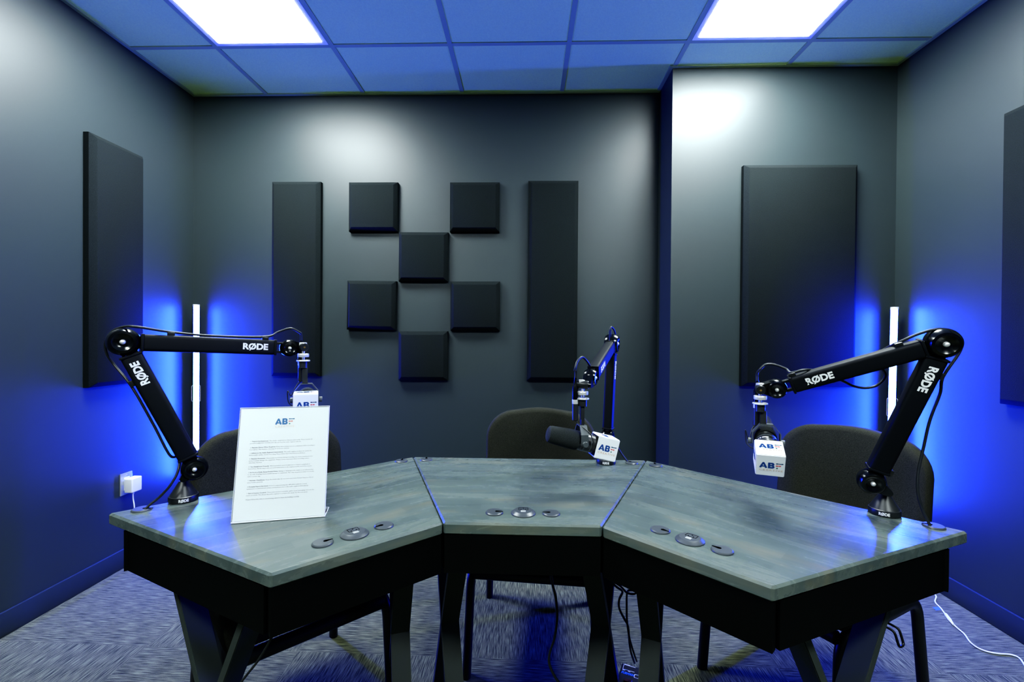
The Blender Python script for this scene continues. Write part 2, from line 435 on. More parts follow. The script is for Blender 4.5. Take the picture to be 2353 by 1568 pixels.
# --------------------------------------------------------------- ceiling lights
LLAB = ['lit white ceiling panel on the left, above the long left wall panel', 'lit white ceiling panel on the right, in front of the alcove wall',
        'lit white ceiling panel behind the camera on the left side', 'lit white ceiling panel behind the camera on the right side']
def ceiling_light(k, a, b, y0, y1):
    x0, x1 = GX[a]+.013, GX[b]-.013; y0 -= .013; y1 += .013
    t = thing('ceiling_light', LLAB[k], 'ceiling light', Matrix.Translation(((x0+x1)/2, (y0+y1)/2, H)), 'recessed ceiling light panels')
    bm = bmesh.new(); w = .026
    quadbox(x0, x1, y0-w, y0, H-.002, H+.03, bm); quadbox(x0, x1, y1, y1+w, H-.002, H+.03, bm)
    quadbox(x0, x0+w, y1+w, y0-w, H-.002, H+.03, bm); quadbox(x1-w, x1, y1+w, y0-w, H-.002, H+.03, bm)
    obj('light_frame', bm, M['lightframe'], t)
    obj('diffuser', quadbox(x0+w, x1-w, y1+w, y0-w, H-.0035, H+.010), M['diffuser' if k < 2 else 'diffuser_front'], t)
for k, L in enumerate(LIGHTS): ceiling_light(k, *L)

# --------------------------------------------------------------- acoustic panels
def panel(label, c, w, h, nrm, group, t=.05, b=.022, roll=0., name='acoustic_panel'):
    """bevelled fabric panel; c = centre on the wall, nrm = direction out of the wall"""
    z = Vector(nrm); x = Vector((0, 0, 1)).cross(z)
    mw = axis_mat(c, z, x) @ Matrix.Rotation(roll, 4, 'Z')
    bm = bmesh.new()
    def ring(ww, hh, zz): return [bm.verts.new((sx*ww/2, sy*hh/2, zz)) for sx, sy in ((-1, -1), (1, -1), (1, 1), (-1, 1))]
    r = [ring(w, h, .0005), ring(w, h, t-b), ring(w-2*b, h-2*b, t)]
    bm.faces.new(r[0][::-1]); bm.faces.new(r[2])
    for a, c2 in zip(r, r[1:]):
        for i in range(4): bm.faces.new((a[i], a[(i+1) % 4], c2[(i+1) % 4], c2[i]))
    es = [e for e in bm.edges if not (e.verts[0].co.z < .001 or e.verts[1].co.z < .001)]
    bmesh.ops.bevel(bm, geom=es, offset=.0025, segments=2, affect='EDGES', profile=.5)
    o = obj(name, bm, M['fabric_panel'], smooth=30); o.data.transform(Matrix.Identity(4))
    o.matrix_world = mw; XF[o.name] = mw
    tag(o, label, 'acoustic panel', group)
for lab, x, z, rl in [('square black fabric panel, top left of the six square tiles', -.936, 2.025, .0),
                      ('square black fabric panel, top right of the six square tiles', -.316, 2.023, .0),
                      ('square black fabric panel touching corners below the two top squares', -.627, 1.719, -.004),
                      ('square black fabric panel, left one of the third row of the pattern', -.944, 1.420, -.01),
                      ('square black fabric panel, right one of the third row of the pattern', -.309, 1.419, .004),
                      ('square black fabric panel at the bottom of the square pattern', -.625, 1.112, .006)]:
    panel(lab, (x*YB/2.78, YB, ZC+(z-ZC)*YB/2.80), .306, .305, (0, -1, 0), 'square panels on the back wall', roll=rl)
panel('tall narrow black fabric panel on the back wall, left of the square tiles', (-1.437, YB, 1.583), .308, 1.215, (0, -1, 0), 'tall narrow wall panels')
panel('tall narrow black fabric panel on the back wall, right of the square tiles', (.162, YB, 1.578), .306, 1.228, (0, -1, 0), 'tall narrow wall panels')
panel('wide tall black fabric panel on the bright alcove wall at right', (1.499, YA, 1.578), .612, 1.22, (0, -1, 0), 'wide wall panels')
panel('tall narrow black fabric panel on the left side wall', (XL, 2.262, 1.583), .305, 1.222, (1, 0, 0), 'tall narrow wall panels')
panel('wide black fabric panel on the right side wall cut by the photo edge', (XR, 1.68, 1.575), .61, 1.222, (-1, 0, 0), 'wide wall panels')

# ================================================================= desks
TT, TH = .760, .031            # top height and thickness
AP = .098                      # apron height
def desk(label, C, Dm, E, Fm, grommets, socket, cable_from):
    """C,E inner (short) edge corners; Dm,Fm outer corners, world XY"""
    C, Dm, E, Fm = [Vector((p[0], p[1])) for p in (C, Dm, E, Fm)]
    ex = (E-C).normalized(); ang = math.atan2(ex.y, ex.x)
    mid = (C+E+Dm+Fm)/4
    mw = Matrix.Translation((mid.x, mid.y, 0)) @ Matrix.Rotation(ang, 4, 'Z')
    t = thing('trapezoid_desk', label, 'desk', mw, 'wedge shaped podcast desks')
    L = lambda p: ((mw.inverted() @ Vector((p[0], p[1], 0))).to_2d())
    c, d, e, f = L(C), L(Dm), L(E), L(Fm)
    g = .0015
    pts = [(c.x+g, c.y), (e.x-g, e.y), (f.x-g, f.y), (d.x+g, d.y)]
    bm = bmesh.new(); prism(bm, pts, TT-TH, TT)
    es = [x for x in bm.edges]
    bmesh.ops.bevel(bm, geom=es, offset=.0045, segments=1, affect='EDGES', profile=.5)
    obj('tabletop', bm, M['wood'], t, local=True)
    # apron : four thin boards
    def lerp(a, b, k): return a + (b-a)*k
    ins = .004; over = .075
    ci = c + (e-c).normalized()*.004; ei = e + (c-e).normalized()*.004
    sl = (d-c).normalized(); sr = (f-e).normalized()
    ci = ci + sl*ins; ei = ei + sr*ins
    di = c + (e-c).normalized()*.004 + sl*((d-c).length-over); fi = e + (c-e).normalized()*.004 + sr*((f-e).length-over)
    th = .018
    def board(a, b, name):
        n = (b-a).normalized(); q = Vector((-n.y, n.x))*th
        bm = bmesh.new(); prism(bm, [tuple(a), tuple(b), tuple(b+q), tuple(a+q)], TT-TH-AP, TT-TH-.0005)
        return bm
    g2 = .0215
    for a, b in ((ci, ei), (ei+sr*g2-(ei-ci).normalized()*.0008, fi), (fi, di), (di, ci+sl*g2+(ei-ci).normalized()*.0008)):
        obj('apron_board', board(a, b, ''), M['apron'], t, local=True)
    bm = bmesh.new()
    q = .02
    prism(bm, [tuple(ci+Vector((q, q))), tuple(ei+Vector((-q, q))), tuple(fi+Vector((-q*1.6, -q))), tuple(di+Vector((q*1.6, -q)))], TT-TH-AP+.02, TT-TH-AP+.026)
    obj('under_panel', bm, M['apron'], t, local=True)
    # X legs, one pair of flat bars under each end
    w, tk = .057, .02
    zt = TT-TH-AP-.0005
    for side, p, q, s in ((1, ci, di, sl), (-1, ei, fi, sr)):
        perp = Vector((-s.y, s.x)); perp = perp if perp.x*side > 0 else -perp
        o = p + perp*.074
        dl = (q-p).length
        a, b = o + s*.145, o + s*(dl-.125)
        for (u0, u1) in ((a, b), (b, a)):
            # bar from top u0 to bottom u1
            p0, p1 = Vector((u0.x, u0.y, zt)), Vector((u1.x, u1.y, 0))
            run = (p1-p0); run_n = run.normalized()
            hor = Vector((s.x, s.y, 0)); kx = tk / abs(run_n.z) / 2
            pv = Vector((perp.x, perp.y, 0))
            bm = bmesh.new()
            vs = []
            dz = .0006 if u0 is a else 0
            for P in (p0, p1):
                for sx, sy in ((-1, -1), (1, -1), (1, 1), (-1, 1)):
                    vs.append(bm.verts.new(P + hor*(sx*kx) + pv*(sy*(w/2-dz))))
            bm.faces.new(vs[0:4][::-1]); bm.faces.new(vs[4:8])
            for i in range(4): bm.faces.new((vs[i], vs[(i+1) % 4], vs[4+(i+1) % 4], vs[4+i]))
            bmesh.ops.bevel(bm, geom=list(bm.edges), offset=.0015, segments=2, affect='EDGES')
            obj('leg', bm, M['leg'], t, local=True, smooth=35)
    # cable grommets with a slot in the lid
    for (gx, gy, sa) in grommets:
        p = L((gx, gy)); R_ = .0235
        bm = bmesh.new(); T = Matrix.Translation((p.x, p.y, TT))
        lathe(bm, [(0, .0002), (R_, .0002), (R_, .0012), (R_-.0008, .003), (R_-.003, .0046), (0, .0046)], T, 40)
        go = obj('cable_grommet', bm, M['grommet'], t, local=True, smooth=12)
        bm = bmesh.new(); SA = T @ Matrix.Rotation(sa-ang, 4, 'Z')
        out = teardrop((.0065, 0), .0046, (.0215, .0), .0014, 10)
        prism(bm, out, .0043, .0049, SA)
        obj('cable_slot', bm, M['slot'], go, local=True)
    p = L(socket); T = Matrix.Translation((p.x, p.y, TT)); Rs = .0325
    bm = bmesh.new(); lathe(bm, [(0, .0002), (Rs, .0002), (Rs, .0018), (Rs-.0005, .0028), (Rs-.0075, .0078), (Rs-.009, .0085), (0, .0085)], T, 48)
    so = obj('power_socket', bm, M['grommet'], t, local=True, smooth=12)
    bm = bmesh.new()
    for x in (-.0125, .0125): quadbox(x-.0006, x+.0006, .001, .0165, .0085, .0089, bm)
    quadbox(-.0125, .0125, .0159, .0171, .0085, .0089, bm); quadbox(-.0125, .0125, .0004, .0012, .0085, .0089, bm)
    for x in (-.006, .006): quadbox(x-.0013, x+.0013, .0035, .0068, .0085, .0089, bm)
    prism(bm, circ((0, .0125), .0018, 12), .0085, .0089)
    bm.transform(T); obj('outlet_face', bm, M['slot'], so, local=True)
    bm = bmesh.new()
    for y in (-.0045, -.0105): quadbox(-.0065, .0065, y-.001, y+.001, .0085, .0090, bm)
    bm.transform(T); obj('usb_port', bm, M['usb'], so, local=True)
    return t
A_, B_, C_, D_ = (-1.09, 1.154), (-.498, .872), (-.2045, 1.1365), (-.4345, 1.7575)
E_, F_, G_, H_ = (.1935, 1.136), (.4655, 1.761), (.471, .868), (1.09, 1.146)
q45 = math.radians(43.8)
dl = desk('grey stained wedge desk on the left with the notice standing on it', B_, A_, C_, D_,
          [(-.454, 1.008, q45), (-.346, 1.108, q45+PI), (-1.021, 1.181, .1), (-.463, 1.69, PI/2)], (-.4, 1.058), None)
dc = desk('grey stained wedge desk in the middle between the two side desks', C_, D_, E_, F_,
          [(-.08, 1.207, 0), (.071, 1.207, PI), (-.374, 1.715, PI/2+.2), (.4, 1.715, PI/2+.6)], (-.003, 1.208), None)
dr = desk('grey stained wedge desk on the right under the angled right boom arm', E_, F_, G_, H_,
          [(.331, 1.115, -q45), (.437, 1.014, PI-q45), (.482, 1.688, PI/2), (1.029, 1.172, PI*.85)], (.384, 1.063), None)

# ================================================================= chairs
def chair_proto(label, mw):
    t = thing('stacking_chair', label, 'chair', mw, 'charcoal chairs behind the desks')
    # backrest : padded slab with big rounded upper corners, gently curved
    W2, zb, zt, rr = .252, .455, .885, .115
    out = []
    n = 9
    for i in range(n+1): a = -PI/2*(1-i/n); out.append((W2-.03+.03*math.cos(a), zb+.03+.03*math.sin(a)))
    for i in range(6): z = zb+.05+(zt-rr-zb-.05)*i/6; out.append((W2, z))
    for i in range(n+1): a = PI/2*i/n; out.append((W2-.012-rr+rr*math.cos(a)+.012*(1-i/n), zt-rr+rr*math.sin(a)))
    for i in range(1, 8): out.append(((W2-.012-rr)*(1-2*i/8), zt+.012*math.sin(PI*i/8)))
    half = [(-x, z) for x, z in out[:2*(n+1)+6]][::-1]
    prof = out + half
    def curve(x, z): return .235 + .10*(z-.45) - .035*(x/.25)**2
    bm = bmesh.new(); layers = []
    cx, cz = 0, (zb+zt)/2
    for k, (off, sc) in enumerate([(-.032, .86), (-.029, .95), (-.018, .99), (0., 1.), (.018, .99), (.026, .95), (.028, .86)]):
        layers.append([bm.verts.new((x*sc, curve(x*sc, z)+off, cz+(z-cz)*(1-(1-sc)*.6))) for x, z in prof])
    m = len(prof)
    for a, b in zip(layers, layers[1:]):
        for i in range(m): bm.faces.new((a[i], a[(i+1) % m], b[(i+1) % m], b[i]))
    for ly in (layers[0], layers[-1]):
        rows = [ly]
        for sc in (.66, .4, .15):
            off = -.0335 if ly is layers[0] else .029
            rows.append([bm.verts.new((x*sc, curve(x*sc, cz+(z-cz)*sc)+off, cz+(z-cz)*sc)) for x, z in prof])
        for a, b in zip(rows, rows[1:]):
            for i in range(m): bm.faces.new((a[i], a[(i+1) % m], b[(i+1) % m], b[i]))
        bm.faces.new(rows[-1])
    obj('backrest', bm, M['chair_fabric'], t, local=True, smooth=60)
    bm = bmesh.new(); box(bm, (0, -.02, .429), (.475, .48, .078), .026, 4)
    for v in bm.verts:
        if v.co.z > .44: v.co.z += .012*(1-(v.co.x/.25)**2)
    obj('seat', bm, M['chair_fabric'], t, local=True, smooth=60)
    for s in (-1, 1):
        x = .222*s
        bm = bmesh.new(); tube(bm, round_bend([(x*1.04, -.27, 0), (x, -.245, .366), (x, .0, .368)], .06), .021, 14, smooth=False, sx=.76, sy=1.0, ref=(1, 0, 0))
        obj('leg', bm, M['chair_frame'], t, local=True, smooth=60)
        bm = bmesh.new(); tube(bm, round_bend([(x*1.06, .245, 0), (x, .205, .368), (x, .0, .368)], .06), .021, 14, smooth=False, sx=.76, sy=1.0, ref=(1, 0, 0))
        obj('leg', bm, M['chair_frame'], t, local=True, smooth=60)
        bm = bmesh.new(); tube(bm, round_bend([(x*.97, .19, .375), (x*.97, .232, .44), (x*.93, .262, .66)], .04), .012, 10, smooth=False)
        obj('back_upright', bm, M['chair_frame'], t, local=True, smooth=60)
    bm = bmesh.new(); cyl(bm, (-.205, .03, .366), (.205, .03, .366), .012); tube(bm, [(-.21, -.243, .364), (.21, -.243, .364)], .02, 12, smooth=False)
    obj('stretcher', bm, M['chair_frame'], t, local=True, smooth=40)
    bm = bmesh.new(); x = .235
    tube(bm, round_bend([(x-.03, .0, .352), (x+.025, .0, .350), (x+.038, .0, .308), (x+.038, -.028, .308), (x+.025, -.028, .350), (x-.03, -.028, .352)], .010, 4), .0038, 8, smooth=False)
    obj('linking_hook', bm, M['chair_frame'], t, local=True, smooth=60)
    return t
def place(th, dx, dy, px, py):
    """chair yaw th so that local floor point (dx,dy) stands at the photo point"""
    p = atz(px, py, 0); R = Matrix.Rotation(th, 4, 'Z'); o = R @ Vector((dx, dy, 0))
    return Matrix.Translation((p.x-o.x, p.y-o.y, 0)) @ R
mw_c = place(-.09, -.235, .245, 1125, 1371)
chair = chair_proto('charcoal fabric chair behind the middle desk, before the bare back wall', mw_c)
for lab, m_ in (('charcoal fabric chair on the left, partly hidden by the white notice', place(math.radians(44), .235, .235, 768, 1464)),
                ('charcoal fabric chair on the right with its broad back fully showing', place(math.radians(-61), -.231, -.25, 1622, 1530))):
    c = copy_tree(chair); c.matrix_world = m_; c['label'] = lab
    def fix(o, m_=m_):
        XF[o.name] = m_.copy()
        for k in o.children: fix(k)
    fix(c)

# ================================================================= boom arms
def disc_profile(R, t):
    return [(0, -t), (R*.55, -t), (R*.80, -t*.93), (R*.95, -t*.6), (R, -t*.2), (R, t*.2), (R*.95, t*.6), (R*.80, t*.95), (R*.62, t*1.0), (R*.42, t*.80), (R*.25, t*.72), (0, t*.72)]
def boom(label, base, J0, J1, J2, J3, texts, clips):
    base, J0, J1, J2, J3 = map(Vector, (base, J0, J1, J2, J3))
    t = thing('boom_arm', label, 'boom arm', Matrix.Translation(base), 'microphone boom arms')
    n = (J1-J0).cross(J2-J1).normalized()
    if n.dot(Vector((0, 0, ZC))-J1) < 0: n = -n
    cam = Vector((0, 0, ZC))
    # base
    bm = bmesh.new(); T = Matrix.Translation(base) @ Matrix.Scale(.82, 4)
    lathe(bm, [(0, .0004), (.0425, .0004), (.0435, .003), (.0435, .017), (.0425, .0195), (.0405, .0205), (.0145, .066), (.0130, .069), (0, .069)], T, 56)
    bo = obj('base', bm, M['satin_black'], t, smooth=28)
    bm = bmesh.new(); lathe(bm, [(.0105, .069), (.0105, .073), (.0135, .073), (.0135, .078), (.0095, .078), (.0095, .090), (0, .090)], T, 24)
    obj('collar', bm, M['gloss_black'], t, smooth=30)
    d = (cam-base); a0 = math.atan2(d.y, d.x) + texts.get('base_turn', 0)
    bm = rode_bm(.0105, Matrix.Identity(4), .0235)
    for v in bm.verts:
        a = a0 + v.co.x/.0357; v.co = Vector((base.x+.0361*math.cos(a), base.y+.0361*math.sin(a), base.z+.0080+v.co.y))
    obj('base_lettering', bm, M['white_print'], bo)
    # lower bracket from collar to joint
    def inplane(P, c, ex):
        ey = n.cross(ex); return ((P-c).dot(ex), (P-c).dot(ey))
    top = base + Vector((0, 0, .072))
    ex = (J0-top).normalized(); ex = (ex - n*ex.dot(n)).normalized()
    mwb = axis_mat(J0, n, ex)
    bm = bmesh.new(); q = mwb.inverted() @ top
    prism(bm, teardrop((0, 0), .022, (q.x, q.y), .0088), -.012, .012, mwb)
    obj('lower_bracket', bm, M['gloss_black'], t, smooth=40)
    def joint(P, R, tk, bolt):
        mw = axis_mat(P, n, ex); bm = bmesh.new(); lathe(bm, disc_profile(R, tk), mw, 48)
        j = obj('joint_knob', bm, M['gloss_black'], t, smooth=45)
        bm = bmesh.new(); lathe(bm, [(0, tk*.70), (bolt, tk*.70), (bolt, tk*.92), (bolt*.6, tk*1.05), (0, tk*1.08)], mw, 16)
        obj('bolt', bm, M['silver'], j, smooth=50)
    joint(J0, .0325, .021, .0055); joint(J1, .0360, .025, .0062); joint(J2, .0265, .019, .0048)
    # sleeves
    def arm(P, Q, g0, g1, w, tk, name, txt):
        dv = (Q-P).normalized(); L = (Q-P).length; ey = n.cross(dv)
        mw = Matrix(((dv.x, ey.x, n.x, P.x), (dv.y, ey.y, n.y, P.y), (dv.z, ey.z, n.z, P.z), (0, 0, 0, 1)))
        bm = bmesh.new()
        box(bm, ((g0+L-g1)/2, 0, 0), (L-g0-g1, w, tk), .009, 3)
        for xx in (g0+.003, L-g1-.003): box(bm, (xx, 0, 0), (.007, w+.003, tk+.003), .003, 2)
        bm.transform(mw); so = obj(name, bm, M['neoprene'], t, smooth=40)
        bm = bmesh.new()
        for s in (-1, 1):
            box(bm, (L/2, s*w*.30, 0), (L-.016, .007, .012), .001, 1)
        bm.transform(mw); obj('parallel_rods', bm, M['satin_black'], so, smooth=40)
        if txt:
            pos, size, wd, flip = txt
            R_ = Matrix.Translation((L*pos, 0, tk/2+.0006)) @ (Matrix.Rotation(PI, 4, 'Z') if flip else Matrix.Identity(4))
            bm = rode_bm(size, mw @ R_, wd)
            obj('sleeve_lettering', bm, M['white_print'], so)
        return mw, so
    mwl, sl_ = arm(J0, J1, .034, .036, .047, .034, 'lower_sleeve', texts['lower'])
    mwu, su_ = arm(J1, J2, .036, .036, .0445, .034, 'upper_sleeve', texts['upper'])
    # end fitting
    exu = (J3-J2); exu = (exu - n*exu.dot(n)).normalized(); mw = axis_mat(J2, n, exu); q = mw.inverted() @ J3
    bm = bmesh.new(); prism(bm, teardrop((0, 0), .0245, (q.x, q.y), .0095), -.013, .013, mw)
    obj('end_bracket', bm, M['gloss_black'], t, smooth=40)
    bm = bmesh.new(); lathe(bm, [(0, -.017), (.0115, -.017), (.0125, -.015), (.0125, .017), (.0115, .019), (0, .019)], axis_mat(J3, n), 24)
    kn = obj('tip_knob', bm, M['satin_black'], t, smooth=40)
    bm = bmesh.new(); lathe(bm, [(0, .0185), (.003, .0185), (.003, .0196), (0, .0196)], axis_mat(J3, n), 12); obj('knob_screw', bm, M['brass'], kn)
    bm = bmesh.new()
    box(bm, J3+Vector((0, .0, .006))-n*.003, (.018, .018, .017), .003, 2)
    cyl(bm, J3-Vector((0, 0, .012)), J3-Vector((0, 0, .044)), .0042)
    lathe(bm, [(.0, -.020), (.0155, -.020), (.0165, -.0215), (.0165, -.0295), (.0155, -.031), (0, -.031)], Matrix.Translation(J3), 32)
    lathe(bm, [(.0, -.040), (.0185, -.040), (.0195, -.0415), (.0195, -.0435), (.0185, -.0445), (0, -.0445)], Matrix.Translation(J3), 32)
    obj('mount_screw', bm, M['silver'], t, smooth=40)
    for which, pos, side in clips:
        mw_ = mwl if which == 'l' else mwu; L = (J1-J0).length if which == 'l' else (J2-J1).length; w = .047 if which == 'l' else .0445
        bm = bmesh.new(); box(bm, (L*pos, side*(w/2+.004), 0), (.017, .010, .018), .002, 2); bm.transform(mw_)
        obj('cable_clip', bm, M['satin_black'], sl_ if which == 'l' else su_, smooth=40)
    return dict(n=n, mwl=mwl, mwu=mwu, t=t)

bl = atz(422, 1150, TT); br_ = atz(2032, 1181, TT); bc = Vector((.304, 1.712, TT))
# joints : base joint, elbow, end joint, tip
LJ = [at(447, 1076, bl.y-.012), at(284, 786, 1.150), at(664, 800, 1.385), at(697, 798, 1.395)]
RJ = [at(2002, 1106, br_.y-.012), at(2166, 788, 1.13), at(1784, 893, 1.285), at(1747, 893, 1.295)]
CJ = [at(1396, 1007, 1.69), at(1406, 790, 1.70), at(1357, 868, 1.405), at(1339, 884, 1.375)]
boomL = boom('black boom arm on the left desk with its upper section level', bl, *LJ,
             dict(lower=(.77, .026, .064, False), upper=(.765, .024, .065, False), base_turn=0), [('u', .25, 1), ('u', .83, 1), ('l', .72, 1)])
boomR = boom('black boom arm at the right desk corner, upper section sloping down leftwards', br_, *RJ,
             dict(lower=(.765, .026, .066, True), upper=(.72, .0245, .064, True), base_turn=0), [('u', .22, -1), ('u', .87, -1), ('l', .8, -1), ('l', .10, -1)])
boomC = boom('black boom arm on the middle desk seen end on, reaching towards the viewer', bc, *CJ,
             dict(lower=(.72, .026, .066, True), upper=(.70, .0245, .064, False), base_turn=0), [('u', .55, 1), ('u', .1, 1)])

# ================================================================= microphones
def mic(label, flag_label, tip, piv, yaw_dir, pitch, socket_off, dots=False):
    """tip : bottom of boom fitting; piv : centre of the yoke pivots; yaw_dir : horizontal direction of the windscreen"""
    yd = Vector((yaw_dir[0], yaw_dir[1], 0)).normalized(); xd = yd.cross(Vector((0, 0, 1)))
    mw = Matrix(((xd.x, yd.x, 0, piv.x), (xd.y, yd.y, 0, piv.y), (0, 0, 1, piv.z), (0, 0, 0, 1)))
    t = thing('broadcast_microphone', label, 'microphone', mw, 'broadcast microphones')
    P = Matrix.Rotation(pitch, 4, 'X')
    AX = P @ Matrix.Rotation(-PI/2, 4, 'X')            # lathe Z -> +Y (windscreen)
    bm = bmesh.new()
    lathe(bm, [(0, -.062), (.0245, -.062), (.0262, -.060), (.0262, -.030), (.0275, -.028), (.0275, .004), (.0262, .006), (.0262, .014), (0, .014)], AX, 40)
    body = obj('mic_body', bm, M['mic_body'], t, local=True, smooth=30)
    bm = bmesh.new(); lathe(bm, [(.0270, -.0245), (.0281, -.0240), (.0281, -.0215), (.0270, -.021)], AX, 40)
    lathe(bm, [(.0270, -.006), (.0280, -.0055), (.0280, -.0025), (.0270, -.002)], AX, 40)
    obj('trim_ring', bm, M['yoke'], body, local=True, smooth=30)
    if dots:   # small unreadable white marks printed round the collar
        bm = bmesh.new()
        for a0, a1 in ((.55, .70), (.80, .86), (.95, 1.02), (-.1, .45)):
            pts = []
            for k in range(5):
                a = a0 + (a1-a0)*k/4
                pts.append((a, -.0195)); 
            for k in range(4):
                q = [P @ Vector((-.0277*math.sin(a), y, .0277*math.cos(a))) for a, y in ((pts[k][0], -.0165), (pts[k+1][0], -.0165), (pts[k+1][0], -.0125), (pts[k][0], -.0125))]
                bm.faces.new([bm.verts.new(v) for v in q])
        obj('collar_print', bm, M['white_print'], body, local=True)
    bm = bmesh.new(); lathe(bm, [(0, .0145), (.0285, .0145), (.0298, .018), (.0296, .043), (.0257, .097), (.0237, .105), (.018, .109), (0, .110)], AX, 40)
    obj('windscreen', bm, M['foam'], t, local=True, smooth=40)
    # yoke : bent flat strap in the XZ plane, always upright
    zt = .050
    path = [(-.0345, -.004), (-.0345, .026), (-.016, zt), (.016, zt), (.0345, .026), (.0345, -.004)]
    bm = bmesh.new(); th = .0028
    def off(k, sgn):
        a = Vector(path[max(k-1, 0)]); b = Vector(path[k]); c = Vector(path[min(k+1, len(path)-1)])
        d1 = (b-a).normalized() if k > 0 else (c-b).normalized(); d2 = (c-b).normalized() if k < len(path)-1 else d1
        nn = Vector((-(d1+d2).y, (d1+d2).x)).normalized(); return b + nn*th*sgn/2
    for k in range(len(path)-1):
        q = [off(k, -1), off(k+1, -1), off(k+1, 1), off(k, 1)]
        wid0 = .011
        lo = [bm.verts.new((v.x, -wid0, v.y)) for v in q]; hi = [bm.verts.new((v.x, wid0, v.y)) for v in q]
        bm.faces.new(lo); bm.faces.new(hi[::-1])
        for i in range(4): bm.faces.new((lo[i], hi[i], hi[(i+1) % 4], lo[(i+1) % 4]))
    bmesh.ops.remove_doubles(bm, verts=bm.verts, dist=1e-5)
    yo = obj('yoke', bm, M['yoke'], t, local=True, smooth=20)
    top = mw.inverted() @ (tip - Vector((0, 0, .0445)))
    bm = bmesh.new(); pl = top.z - zt
    cyl(bm, (top.x, top.y, top.z-.001), (top.x, top.y, top.z-.020), .0128, 24)
    box(bm, (top.x/2, top.y/2, zt+(pl-.02)/2), (.0165, .011, pl-.016), .002, 2)
    obj('yoke_post', bm, M['mic_body'], t, local=True, smooth=30)
    for s in (-1, 1):
        bm = bmesh.new(); lathe(bm, [(0, .0355), (.0075, .0355), (.0085, .037), (.0085, .0445), (.0075, .046), (0, .046)], Matrix.Rotation(s*PI/2, 4, 'Y'), 24)
        obj('pivot_knob', bm, M['yoke'], t, local=True, smooth=30)
    # output socket with the lead into the body
    so = Vector((top.x/2+socket_off[0], top.y/2+socket_off[1], 0)); z1 = top.z - .014; z0 = z1-.050
    bm = bmesh.new(); lathe(bm, [(0, z0), (.0075, z0), (.0088, z0+.002), (.0088, z1), (0, z1)], Matrix.Translation(so), 24)
    sk = obj('output_socket', bm, M['mic_body'], t, local=True, smooth=30)
    bm = bmesh.new(); k = Vector((-1 if socket_off[0] < 0 else -1, 0, 0))
    if socket_off[0] < 0:
        lead = [(so.x, so.y, z0+.002), (so.x-.012, so.y-.004, z0-.010), (-.043, -.004, z0-.04), (-.052, -.004, .03), (-.050, -.006, -.004), (-.034, -.014, -.018), (-.026, -.018, -.010)]
    else:
        lead = [(so.x, so.y, z0+.002), (so.x-.010, so.y-.012, z0-.012), (-.036, -.012, z0-.03), (-.040, -.020, .02), (-.034, -.026, .0), (-.0265, -.026, .0)]
    tube(bm, lead, .0016, 8)
    obj('mic_lead', bm, M['cable'], t, local=True, smooth=60)
    plug = (mw @ Vector((so.x, so.y, z1)))
    # the logo cube on the tail of the microphone
    mf = mw @ P
    f = thing('microphone_flag', flag_label, 'microphone flag', mf, 'white logo cubes on the microphones')
    a, y1 = .067, -.038; y0 = y1-a; th = .0035
    bm = bmesh.new(); h = a/2
    # outer shell, closed at the tail, open towards the microphone
    vo = {}
    def V(x, y, z): return bm.verts.new((x, y, z))
    o8 = [V(sx*h, yy, sz*h) for yy in (y0, y1) for sx, sz in ((-1, -1), (1, -1), (1, 1), (-1, 1))]
    i8 = [V(sx*(h-th), yy, sz*(h-th)) for yy in (y0+th, y1) for sx, sz in ((-1, -1), (1, -1), (1, 1), (-1, 1))]
    bm.faces.new(o8[0:4]); bm.faces.new(i8[0:4][::-1])
    for i in range(4):
        j = (i+1) % 4
        bm.faces.new((o8[i], o8[4+i], o8[4+j], o8[j])); bm.faces.new((i8[i], i8[j], i8[4+j], i8[4+i])); bm.faces.new((o8[4+i], i8[4+i], i8[4+j], o8[4+j]))
    es = [e for e in bm.edges if all(v in o8 for v in e.verts)]
    bmesh.ops.bevel(bm, geom=es, offset=.0018, segments=3, affect='EDGES')
    obj('cube_shell', bm, M['flag_white'], f, local=True, smooth=30)
    bm = bmesh.new()
    ring_o = [(h-th-.0003)]; 
    s_ = h-th-.0004
    N = 32
    def sq(k):
        a_ = 2*PI*k/N; c_, d_ = math.cos(a_), math.sin(a_); m_ = max(abs(c_), abs(d_)); return (c_/m_*s_, d_/m_*s_)
    lo_o = [bm.verts.new((*[sq(k)[0]], y1-.028, sq(k)[1])) for k in range(N)]; hi_o = [bm.verts.new((sq(k)[0], y1-.006, sq(k)[1])) for k in range(N)]
    rI = .0268
    lo_i = [bm.verts.new((rI*math.cos(2*PI*k/N), y1-.028, rI*math.sin(2*PI*k/N))) for k in range(N)]; hi_i = [bm.verts.new((rI*math.cos(2*PI*k/N), y1-.006, rI*math.sin(2*PI*k/N))) for k in range(N)]
    for k in range(N):
        j = (k+1) % N
        bm.faces.new((lo_o[k], lo_o[j], hi_o[j], hi_o[k])); bm.faces.new((lo_i[k], hi_i[k], hi_i[j], lo_i[j]))
        bm.faces.new((hi_o[k], hi_o[j], hi_i[j], hi_i[k])); bm.faces.new((lo_o[k], lo_i[k], lo_i[j], lo_o[j]))
    obj('foam_insert', bm, M['foam'], f, local=True)
    cy = (y0+y1)/2; e_ = .0006
    def face(xa, ya, c): z = Vector(xa).cross(Vector(ya)); return axis_mat(c, z, xa)
    w = .0545
    logo(f, w, face((1, 0, 0), (0, 1, 0), (.002, cy-.0, h+e_)) @ Matrix.Translation((0, -.0015, 0)))
    logo(f, w, face((1, 0, 0), (0, 0, 1), (.002, y0-e_, -.001)) @ Matrix.Translation((0, -.004, 0)))
    logo(f, w, face((0, -1, 0), (0, 0, 1), (-h-e_, cy, -.001)) @ Matrix.Translation((0, -.004, 0)))
